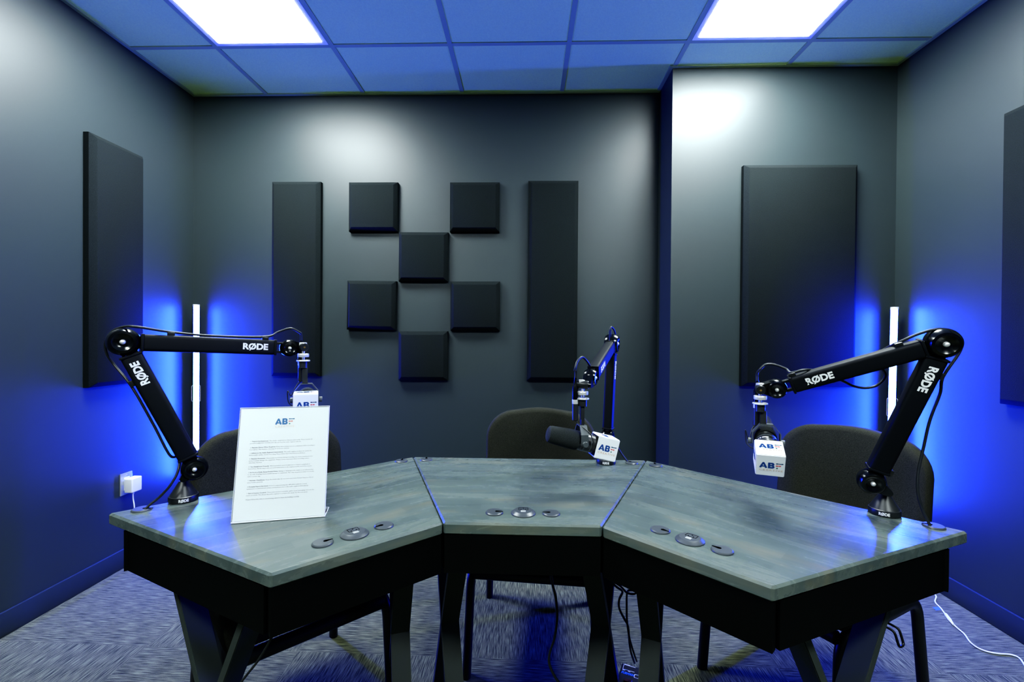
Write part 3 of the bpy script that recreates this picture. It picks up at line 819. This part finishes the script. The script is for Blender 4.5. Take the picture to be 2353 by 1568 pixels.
    logo(f, w, face((0, 1, 0), (0, 0, 1), (h+e_, cy, -.001)) @ Matrix.Translation((0, -.004, 0)))
    return plug
plugL = mic('dark broadcast microphone on the left, mostly hidden behind the standing notice', 'white logo cube half hidden behind the top of the standing notice',
            LJ[3], at(704, 919, 1.395), (-.42, .9), math.radians(2), (-.011, .018))
plugR = mic('dark broadcast microphone on the right, pointing away over the right desk', 'white logo cube above the right desk with its top and front logos showing',
            RJ[3], at(1760, 1016, 1.295), (.36, .93), math.radians(24), (-.014, .017), dots=True)
plugC = mic('dark broadcast microphone in the middle seen from the side with its foam to the left', 'white logo cube in the middle, tilted clockwise, on the side view microphone',
            CJ[3], at(1340, 1022, 1.340)+Vector((0, .04, 0)), (-.985, -.17), math.radians(14), (.0, .0215))

# ================================================================= microphone cables
def mcable(label, pts, plug, r=.0033):
    t = thing('microphone_cable', label, 'cable', Matrix.Translation(plug), 'microphone cables clipped to the boom arms')
    bm = bmesh.new(); tube(bm, pts, r, 10, 8); obj('cord', bm, M['cable'], t, smooth=60)
    bm = bmesh.new(); lathe(bm, [(0, .0135), (.0092, .0135), (.0092, .050), (.0060, .056), (.0042, .078), (0, .078)], Matrix.Translation(plug), 24)
    pg = obj('plug', bm, M['gloss_black'], t, smooth=30)
    bm = bmesh.new(); lathe(bm, [(0, .0004), (.0093, .0004), (.0096, .002), (.0096, .012), (.0093, .0134), (0, .0134)], Matrix.Translation(plug), 24)
    obj('plug_ring', bm, M['silver'], pg, smooth=30)
def on(arm, which, pos, side, lift):
    """point above / below a sleeve, in the plane of the arm"""
    mw = boom_d[arm]['mwl' if which == 'l' else 'mwu']; J = dict(L=LJ, R=RJ, C=CJ)[arm]
    L = (J[1]-J[0]).length if which == 'l' else (J[2]-J[1]).length; w = .047 if which == 'l' else .0445
    return mw @ Vector((L*pos, side*(w/2+lift), 0))
boom_d = dict(L=boomL, R=boomR, C=boomC)
gl = atz(334, 1170, TT+.004)
n = boomL['n']
mcable('black microphone cable along the left boom arm into the left desk corner',
       [plugL+Vector((0, 0, .076)), plugL+Vector((0, -.002, .098)), at(688, 764, 1.395), at(668, 755, 1.39), at(640, 763, 1.375), on('L', 'u', .83, 1, .009), on('L', 'u', .5, 1, .004), on('L', 'u', .25, 1, .009),
        at(318, 752, 1.15), at(286, 751, 1.145), at(258, 762, 1.145), at(243, 785, 1.15), at(245, 812, 1.155), at(262, 838, 1.165), on('L', 'l', .70, 1, .008), on('L', 'l', .4, 1, .008), on('L', 'l', .16, 1, .010),
        at(412, 1048, 1.235), at(409, 1082, 1.22), at(392, 1115, 1.205), at(366, 1143, 1.195), at(345, 1160, 1.185), gl], plugL)
gr = atz(2137, 1208, TT+.004)
mcable('black microphone cable drooping under the right boom arm and down to the right desk corner',
       [plugR+Vector((0, 0, .076)), plugR+Vector((0, .001, .098)), at(1746, 850, 1.298), at(1758, 839, 1.297), at(1778, 838, 1.292), at(1806, 848, 1.282), on('R', 'u', .87, -1, .009), on('R', 'u', .78, -1, .006),
        on('R', 'u', .70, -.3, .0)-boomR['n']*.026, at(1933, 874, 1.235), at(1960, 887, 1.23), at(1990, 892, 1.225), at(2018, 884, 1.22), at(2034, 860, 1.21), on('R', 'u', .36, 0, .0)-boomR['n']*.028, on('R', 'u', .28, -.8, .0)-boomR['n']*.022, on('R', 'u', .2, -1, .009),
        at(2110, 768, 1.145), at(2150, 757, 1.13), at(2183, 760, 1.13), at(2204, 778, 1.132), at(2207, 805, 1.135), on('R', 'l', .80, -1, .009), at(2160, 905, 1.165), at(2137, 965, 1.18), at(2123, 1025, 1.19), at(2110, 1085, 1.19), at(2109, 1130, 1.185), at(2119, 1170, 1.18), gr], plugR)
gc = atz(1441, 1061, TT+.004)
mcable('black microphone cable looping over the middle boom arm to the grommet behind it',
       [plugC+Vector((0, 0, .076)), plugC+Vector((0, .0, .10)), at(1321, 850, 1.345), at(1327, 830, 1.355), at(1338, 821, 1.375), at(1350, 832, 1.40), at(1358, 845, 1.44), on('C', 'u', .62, 1, .012), on('C', 'u', .5, 1, .016), on('C', 'u', .3, 1, .014), on('C', 'u', .1, 1, .012),
        at(1402, 757, 1.66), at(1410, 757, 1.70), at(1414, 775, 1.745), at(1411, 815, 1.74), at(1405, 900, 1.738), at(1403, 975, 1.735), at(1410, 1010, 1.735), at(1424, 1037, 1.73), at(1436, 1054, 1.725), gc], plugC)

# ================================================================= notice in an acrylic stand
p0, p1 = Vector((-.725, 1.105, TT)), Vector((-.52, 1.159, TT))
xd = (p1-p0).normalized(); bd = Vector((-xd.y, xd.x, 0))      # bd : away from viewer
tilt = math.radians(13)
up = Vector((0, 0, 1))*math.cos(tilt) + bd*math.sin(tilt); nf = xd.cross(up)
SW, SH = .2175, .284
o = p0 - xd*.002 + Vector((0, 0, .0008))
mws = Matrix(((xd.x, up.x, nf.x, o.x), (xd.y, up.y, nf.y, o.y), (xd.z, up.z, nf.z, o.z), (0, 0, 0, 1)))
st = thing('acrylic_sign_stand', 'clear acrylic slant stand holding the white notice on the left desk', 'sign holder', mws)
bm = bmesh.new(); quadbox(0, SW, .003, SH, .0012, .0030, bm); obj('front_sheet', bm, M['acrylic'], st, local=True)
bm = bmesh.new(); quadbox(0, SW, .003, SH, -.0026, -.0008, bm); obj('back_sheet', bm, M['acrylic'], st, local=True)
bm = bmesh.new()
quadbox(-.0005, 0, .0, SH, -.0026, .0030, bm); quadbox(SW, SW+.0005, .0, SH, -.0026, .0030, bm); quadbox(-.0009, SW+.0009, SH, SH+.0009, .0012, .0030, bm); quadbox(-.0009, SW+.0009, SH, SH+.0009, -.0026, -.0008, bm)
quadbox(-.0009, SW+.0009, 0, .003, -.0026, .0030, bm)
obj('polished_edge', bm, M['acrylic_edge'], st, local=True)
# foot : runs back along the desk, then the support leg rises behind
bm = bmesh.new(); Minv = mws.inverted()
def L3(v): return Minv @ v
foot = .062
b0, b1 = o + bd*.004, o + bd*foot
for a, b, th in ((b0, b1, Vector((0, 0, .002))),):
    vs = [a, a+xd*SW, b+xd*SW, b]; lo = [bm.verts.new(L3(v)) for v in vs]; hi = [bm.verts.new(L3(v+th)) for v in vs]
    bm.faces.new(lo); bm.faces.new(hi[::-1])
    for i in range(4): bm.faces.new((lo[i], hi[i], hi[(i+1) % 4], lo[(i+1) % 4]))
obj('foot', bm, M['acrylic'], st, local=True)
bm = bmesh.new()
for a, b in ((b0+xd*SW, b1+xd*SW), (b1, b1+xd*SW), (b0, b1)):
    cyl(bm, L3(a+Vector((0, 0, .0012))), L3(b+Vector((0, 0, .0012))), .0009, 8)
obj('foot_edge', bm, M['acrylic_edge'], st, local=True)

ns = thing('studio_rules_sheet', 'white printed sheet of studio rules standing in the acrylic stand', 'notice', mws)
bm = bmesh.new(); quadbox(.001, SW-.001, .0035, SH-.001, -.0002, .0002, bm); obj('paper', bm, M['paper'], ns, local=True)
obj('logo_print', logo_bm(.047, Matrix.Translation((.1085, SH*(1-.152), .0006))), [M['veiled_'+k] for k in LOGO_M], ns, local=True)
RULES = [('1.', 'Respect the Equipment:', ' The studio equipment is delicate and costly. Please handle all', ['provided equipment carefully and only use it as the audio engineer directs.']),
 ('2.', 'Maintain Silence When Required:', ' Keep unnecessary noise to a minimum while recording is', ['in progress. This includes silencing all electronic devices.']),
 ('3.', "Adhere to the Audio Engineer's Instructions:", ' The audio engineer is there to ensure the', ['best possible quality of your recording. Please follow their instructions at all times.']),
 ('4.', 'Minimize Movement:', ' Unnecessary movement during recording can create unwanted noise', ['and potentially damage the equipment. Please remain stationary when recording, unless', 'otherwise directed.']),
 ('5.', 'Use Headphones Properly:', ' When provided, wear headphones to listen to playback or', ['instructions. Handle them with care and return them to the engineer at the end of the session.']),
 ('6.', 'No Food or Drink, Except Bottled Water:', ' Eating or drinking in the studio is not allowed due', ['to the risk of spillage and potential damage to equipment. The only exception is water in a bottle', 'with a secure cap.']),
 ('7.', 'Maintain Cleanliness:', ' Keep the studio tidy. Do not leave any waste behind. Dispose of your', ['water bottles properly.']),
 ('8.', 'Promptly Report Any Issues:', " If you're experiencing any difficulties with the sound,", ['equipment, or environment, please communicate this to the audio engineer immediately.']),
 ('9.', 'End of Session Conduct:', ' Once your session concludes, gather your belongings and exit the', ['studio promptly. This allows the audio engineer to prepare the studio for the next guest.'])]
V0 = [.308, .364, .413, .463, .533, .583, .652, .706, .762]
WID = [(.70, .57), (.735, .44), (.70, .625), (.715, .67, .145), (.69, .71), (.73, .735, .14), (.735, .17), (.665, .68), (.75, .675)]
def words(bm, s, x0, v, wfrac, bold=0., midx=0):
    T = Matrix.Translation((x0, SH*(1-v), .0007))
    text_bm(s, .0037, T, bold=bold, width=wfrac, bm=bm, res=1)
bm = bmesh.new()
for k, (num, head, rest, lines) in enumerate(RULES):
    x0 = .0285; W0 = SW*WID[k][0]*.985; n1, n2, n3 = len(num)*.8, len(head)*1.06, len(rest)
    tot = n1+n2+n3+1.2; u = W0/tot
    words(bm, num, x0+.001, V0[k], u*n1*.9)
    words(bm, head, x0+u*(n1+1.2), V0[k], u*(n2-.5), bold=.0001)
    words(bm, rest.strip(), x0+u*(n1+1.2+n2+.6), V0[k], u*(n3-1))
    for j, ln in enumerate(lines):
        words(bm, ln, x0, V0[k]+.0172*(j+1), SW*WID[k][j+1]*.985)
words(bm, 'Please follow the rules to avoid being asked to leave by building security.', .0285, .815, SW*.575, bold=.00005)
obj('rules_text', bm, M['ink'], ns, local=True)

# ================================================================= blue light tubes
def light_tube(label, top, lean, face):
    z0 = .34; L = top.z-z0
    mw = Matrix.Translation((top.x, top.y, z0)) @ Matrix.Rotation(lean, 4, 'Y')
    t = thing('light_tube', label, 'light tube', mw, 'blue light tubes in the corners')
    f = Vector((*face, 0)).normalized(); a0 = math.atan2(f.y, f.x); R_ = .0165; n = 20
    RF = Matrix.Rotation(a0, 4, 'Z')          # local +X faces the room
    lens = [(.0045, -.0145)] + [(.0045+.012*math.cos(PI/2*(2*i/n-1)), .0145*math.sin(PI/2*(2*i/n-1))) for i in range(1, n)] + [(.0045, .0145)]
    bm = bmesh.new(); prism(bm, lens, .02, L-.012, RF)
    obj('glowing_lens', bm, M['tube_glow'], t, local=True, smooth=60)
    chan = [(.0060, -.0150), (.0060, -.0165), (-.010, -.0165), (-.0165, -.009), (-.0165, .009), (-.010, .0165), (.0060, .0165), (.0060, .0150), (.0040, .0150), (.0040, -.0150)]
    bm = bmesh.new(); prism(bm, chan, .02, L-.012, RF)
    obj('rear_channel', bm, M['tube_back'], t, local=True, smooth=40)
    bm = bmesh.new(); prism(bm, circ((0, 0), .018), L-.012, L); obj('end_cap', bm, M['white_plastic'], t, local=True, smooth=40)
    bm = bmesh.new(); prism(bm, circ((0, 0), .018), .005, .02); obj('end_cap', bm, M['white_plastic'], t, local=True, smooth=40)
    # wall clip : wire loop behind the tube
    bm = bmesh.new(); zc = .868-z0; u = Vector((-f.y, f.x, 0))
    lo = [u*.020-f*.004, u*.022-f*.02]
    pts = [u*.022+Vector((0, 0, zc-.05)), u*.022+Vector((0, 0, zc+.05)), u*-.022+Vector((0, 0, zc+.05)), u*-.022+Vector((0, 0, zc-.05)), u*.022+Vector((0, 0, zc-.0505))]
    pts = [p-f*.0045 for p in pts]
    tube(bm, round_bend(pts, .01, 4), .0016, 8, smooth=False)
    obj('wall_clip', bm, M['silver'], t, local=True, smooth=60)
    bm = bmesh.new()
    for zz in (.12, L-.2): box(bm, (-.034, 0, zz), (.036, .016, .02), .002, 2)
    bm.transform(RF); obj('wall_bracket', bm, M['tube_back'], t, local=True, smooth=40)
tl = at(451, 700, 2.755); tr = at(2050, 706, 2.50)
light_tube('glowing blue light tube standing in the left corner of the room', tl, 0., (.72, -.70))
light_tube('glowing blue light tube standing in the right corner beside the alcove wall', tr, .012, (-.72, -.70))

# ================================================================= left wall outlet and adapter
ot = thing('wall_outlet', 'steel outlet plate on the left wall above the baseboard', 'outlet', Matrix.Translation((XL, 2.342, .44)))
bm = bmesh.new(); box(bm, (XL+.003, 2.342, .44), (.006, .072, .115), .0025, 2); obj('cover_plate', bm, M['plate'], ot, smooth=30)
bm = bmesh.new(); box(bm, (XL+.0075, 2.342, .44), (.003, .034, .068), .001, 1); obj('receptacle', bm, M['white_plastic'], ot)
bm = bmesh.new(); cyl(bm, (XL+.006, 2.342, .487), (XL+.0075, 2.342, .487), .003, 12); obj('plate_screw', bm, M['silver'], ot)
ad = thing('power_adapter', 'white plug-in power adapter on the left wall outlet', 'power adapter', Matrix.Translation((XL+.04, 2.34, .43)))
bm = bmesh.new(); box(bm, (XL+.045, 2.338, .437), (.044, .062, .075), .006, 3); obj('adapter_case', bm, M['white_plastic'], ad, smooth=40)
bm = bmesh.new(); box(bm, (XL+.016, 2.338, .447), (.0135, .03, .02), .001, 1); obj('plug_neck', bm, M['white_plastic'], ad)
bm = bmesh.new(); tube(bm, [(XL+.045, 2.338, .40), (XL+.045, 2.337, .385), (XL+.048, 2.335, .36), (XL+.058, 2.33, .325), (XL+.062, 2.33, .25), (XL+.06, 2.34, .12), (XL+.055, 2.38, .03), (XL+.03, 2.5, .006), (XL+.03, 2.66, .006), (XL+.03, 2.75, .03), (tl.x-.015, tl.y-.012, .2), (tl.x, tl.y, .344)], .0027, 8)
cyl(bm, (XL+.045, 2.338, .4), (XL+.045, 2.338, .387), .0045, 12)
obj('adapter_cord', bm, M['white_plastic'], ad, smooth=60)

# ================================================================= floor cords
wc = thing('white_cord', 'white cord with inline switch lying on the carpet by the right wall', 'cord', Matrix.Translation(atz(2215, 1455, 0)))
pp = [(2147, 1366), (2149, 1384), (2163, 1400), (2184, 1428), (2200, 1444), (2216, 1458), (2229, 1476), (2246, 1489), (2268, 1498), (2295, 1503), (2322, 1505), (2342, 1513), (2356, 1532), (2400, 1600)]
pts = [Vector((tr.x, tr.y, .344)), Vector((tr.x+.015, tr.y-.0, .2)), Vector((tr.x+.02, tr.y-.02, .03)), Vector((1.97, 2.42, .004)), Vector((1.93, 2.32, .004))] + [atz(*p, .004) for p in pp]
bm = bmesh.new(); tube(bm, pts, .0030, 8); obj('cord', bm, M['white_plastic'], wc, smooth=60)
a, b = atz(2172, 1411, .006), atz(2189, 1434, .006)
bm = bmesh.new(); m_ = axis_mat(a, b-a); lathe(bm, [(.003, -.004), (.0062, .006), (.0070, (b-a).length*.6), (.0034, (b-a).length+.008)], m_, 12); obj('inline_switch', bm, M['white_plastic'], wc, smooth=50)
q = [atz(x, y, .0012) for x, y in ((2143, 1396), (2159, 1395), (2167, 1402), (2151, 1403))]
bm = bmesh.new(); prism(bm, [(v.x, v.y) for v in q], .0004, .0012)
tag(obj('masking_tape', bm, M['tape']), 'small torn piece of blue masking tape under the white cord', 'tape')

def cord(name, label, pts, r=.0035, m='cable', n=8):
    bm = bmesh.new(); tube(bm, pts, r, 8, n); return tag(obj(name, bm, M[m], smooth=60), label, 'cord')
zb = TT-TH-AP
cord('black_cable', 'black power cord hanging alone below the middle desk', [at(1266, 1322, 1.36), at(1270, 1345, 1.36), at(1277, 1375, 1.36), at(1280, 1420, 1.36), at(1274, 1465, 1.36), at(1263, 1500, 1.36), at(1262, 1525, 1.36), at(1272, 1550, 1.36), at(1290, 1580, 1.36), at(1320, 1640, 1.37), atz(1340, 1700, .004), atz(1380, 1690, .004)], .0042)
cord('black_cable', 'doubled black cord hanging from the middle desk joint to the power strip', [at(1398, 1330, 1.40), at(1415, 1348, 1.42), at(1430, 1360, 1.45), at(1423, 1378, 1.47), at(1423, 1398, 1.47), at(1434, 1422, 1.48), at(1443, 1440, 1.50), at(1446, 1475, 1.52), at(1450, 1500, 1.54), at(1458, 1524, 1.575)], .0036)
cord('black_cable', 'looped black cord crossing in front of the power strip at the right desk leg', [at(1402, 1333, 1.44), at(1425, 1347, 1.46), at(1440, 1362, 1.46), at(1455, 1366, 1.46), at(1462, 1361, 1.47), at(1450, 1357, 1.48), at(1441, 1362, 1.49), at(1440, 1395, 1.49), at(1441, 1430, 1.49), at(1446, 1465, 1.50), at(1456, 1500, 1.53), at(1463, 1520, 1.56)], .0032)
cord('black_cable', 'thin black cord slanting down from the front corner of the left desk', [at(624, 1466, .935), at(612, 1488, .94), at(590, 1523, .95), at(566, 1553, .97), at(540, 1590, .98), at(520, 1640, .98), atz(505, 1820, .004), atz(480, 1800, .004)], .0026)

# ================================================================= power strip
c0 = atz(1429, 1522, .052); c1 = atz(1414, 1575, .052)
dv = (c1-c0).normalized(); rv = Vector((-dv.y, dv.x, 0)); rv = rv if rv.x > 0 else -rv
mwp = Matrix(((rv.x, -dv.x, 0, c0.x), (rv.y, -dv.y, 0, c0.y), (0, 0, 1, 0), (0, 0, 0, 1)))
ps = thing('power_strip', 'black power strip with blue lettering on the carpet under the desks', 'power strip', mwp)
bm = bmesh.new(); box(bm, (.058, -.14, .0265), (.116, .28, .051), .008, 3); obj('strip_case', bm, M['satin_black'], ps, local=True, smooth=40)
text = obj('brand_lettering', text_bm('FURMAN', .016, Matrix.Translation((.007, -.056, .0526)), bold=.0005, width=.045, shear=.3), M['furman_blue'], ps, local=True)
bm = bmesh.new(); z = .0525
quadbox(.009, .0098, -.034, -.010, z, z+.0004, bm); quadbox(.009, .05, -.0105, -.0095, z, z+.0004, bm); quadbox(.009, .05, -.0345, -.0335, z, z+.0004, bm)
quadbox(.012, .030, -.0085, -.0070, z, z+.0004, bm); quadbox(.009, .018, -.039, -.037, z, z+.0004, bm); quadbox(.028, .036, -.039, -.037, z, z+.0004, bm)
for x in (.052, .066): quadbox(x, x+.001, -.060, -.044, z, z+.0004, bm)
for y in (-.060, -.044): quadbox(.052, .067, y, y+.001, z, z+.0004, bm)
obj('panel_marks', bm, M['white_print'], ps, local=True)
bm = bmesh.new(); box(bm, (.036, -.085, .0535), (.026, .014, .004), .001, 1); obj('rocker_switch', bm, M['amber'], ps, local=True)

# ================================================================= world and view
w = bpy.data.worlds.new('world'); bpy.context.scene.world = w; w.use_nodes = True
w.node_tree.nodes['Background'].inputs['Color'].default_value = (0, 0, 0, 1)
sc = bpy.context.scene
sc.view_settings.view_transform = 'Standard'; sc.view_settings.look = 'None'; sc.view_settings.exposure = 0.
sc.view_settings.use_curve_mapping = True
cm = sc.view_settings.curve_mapping; cv = cm.curves[3]
for x, y in ((.012, .0032), (.045, .027), (.12, .115), (.35, .41)): cv.points.new(x, y)
cm.update()
sc.cycles.max_bounces = 10; sc.cycles.diffuse_bounces = 5; sc.cycles.sample_clamp_indirect = 6.
sc.cycles.use_denoising = True
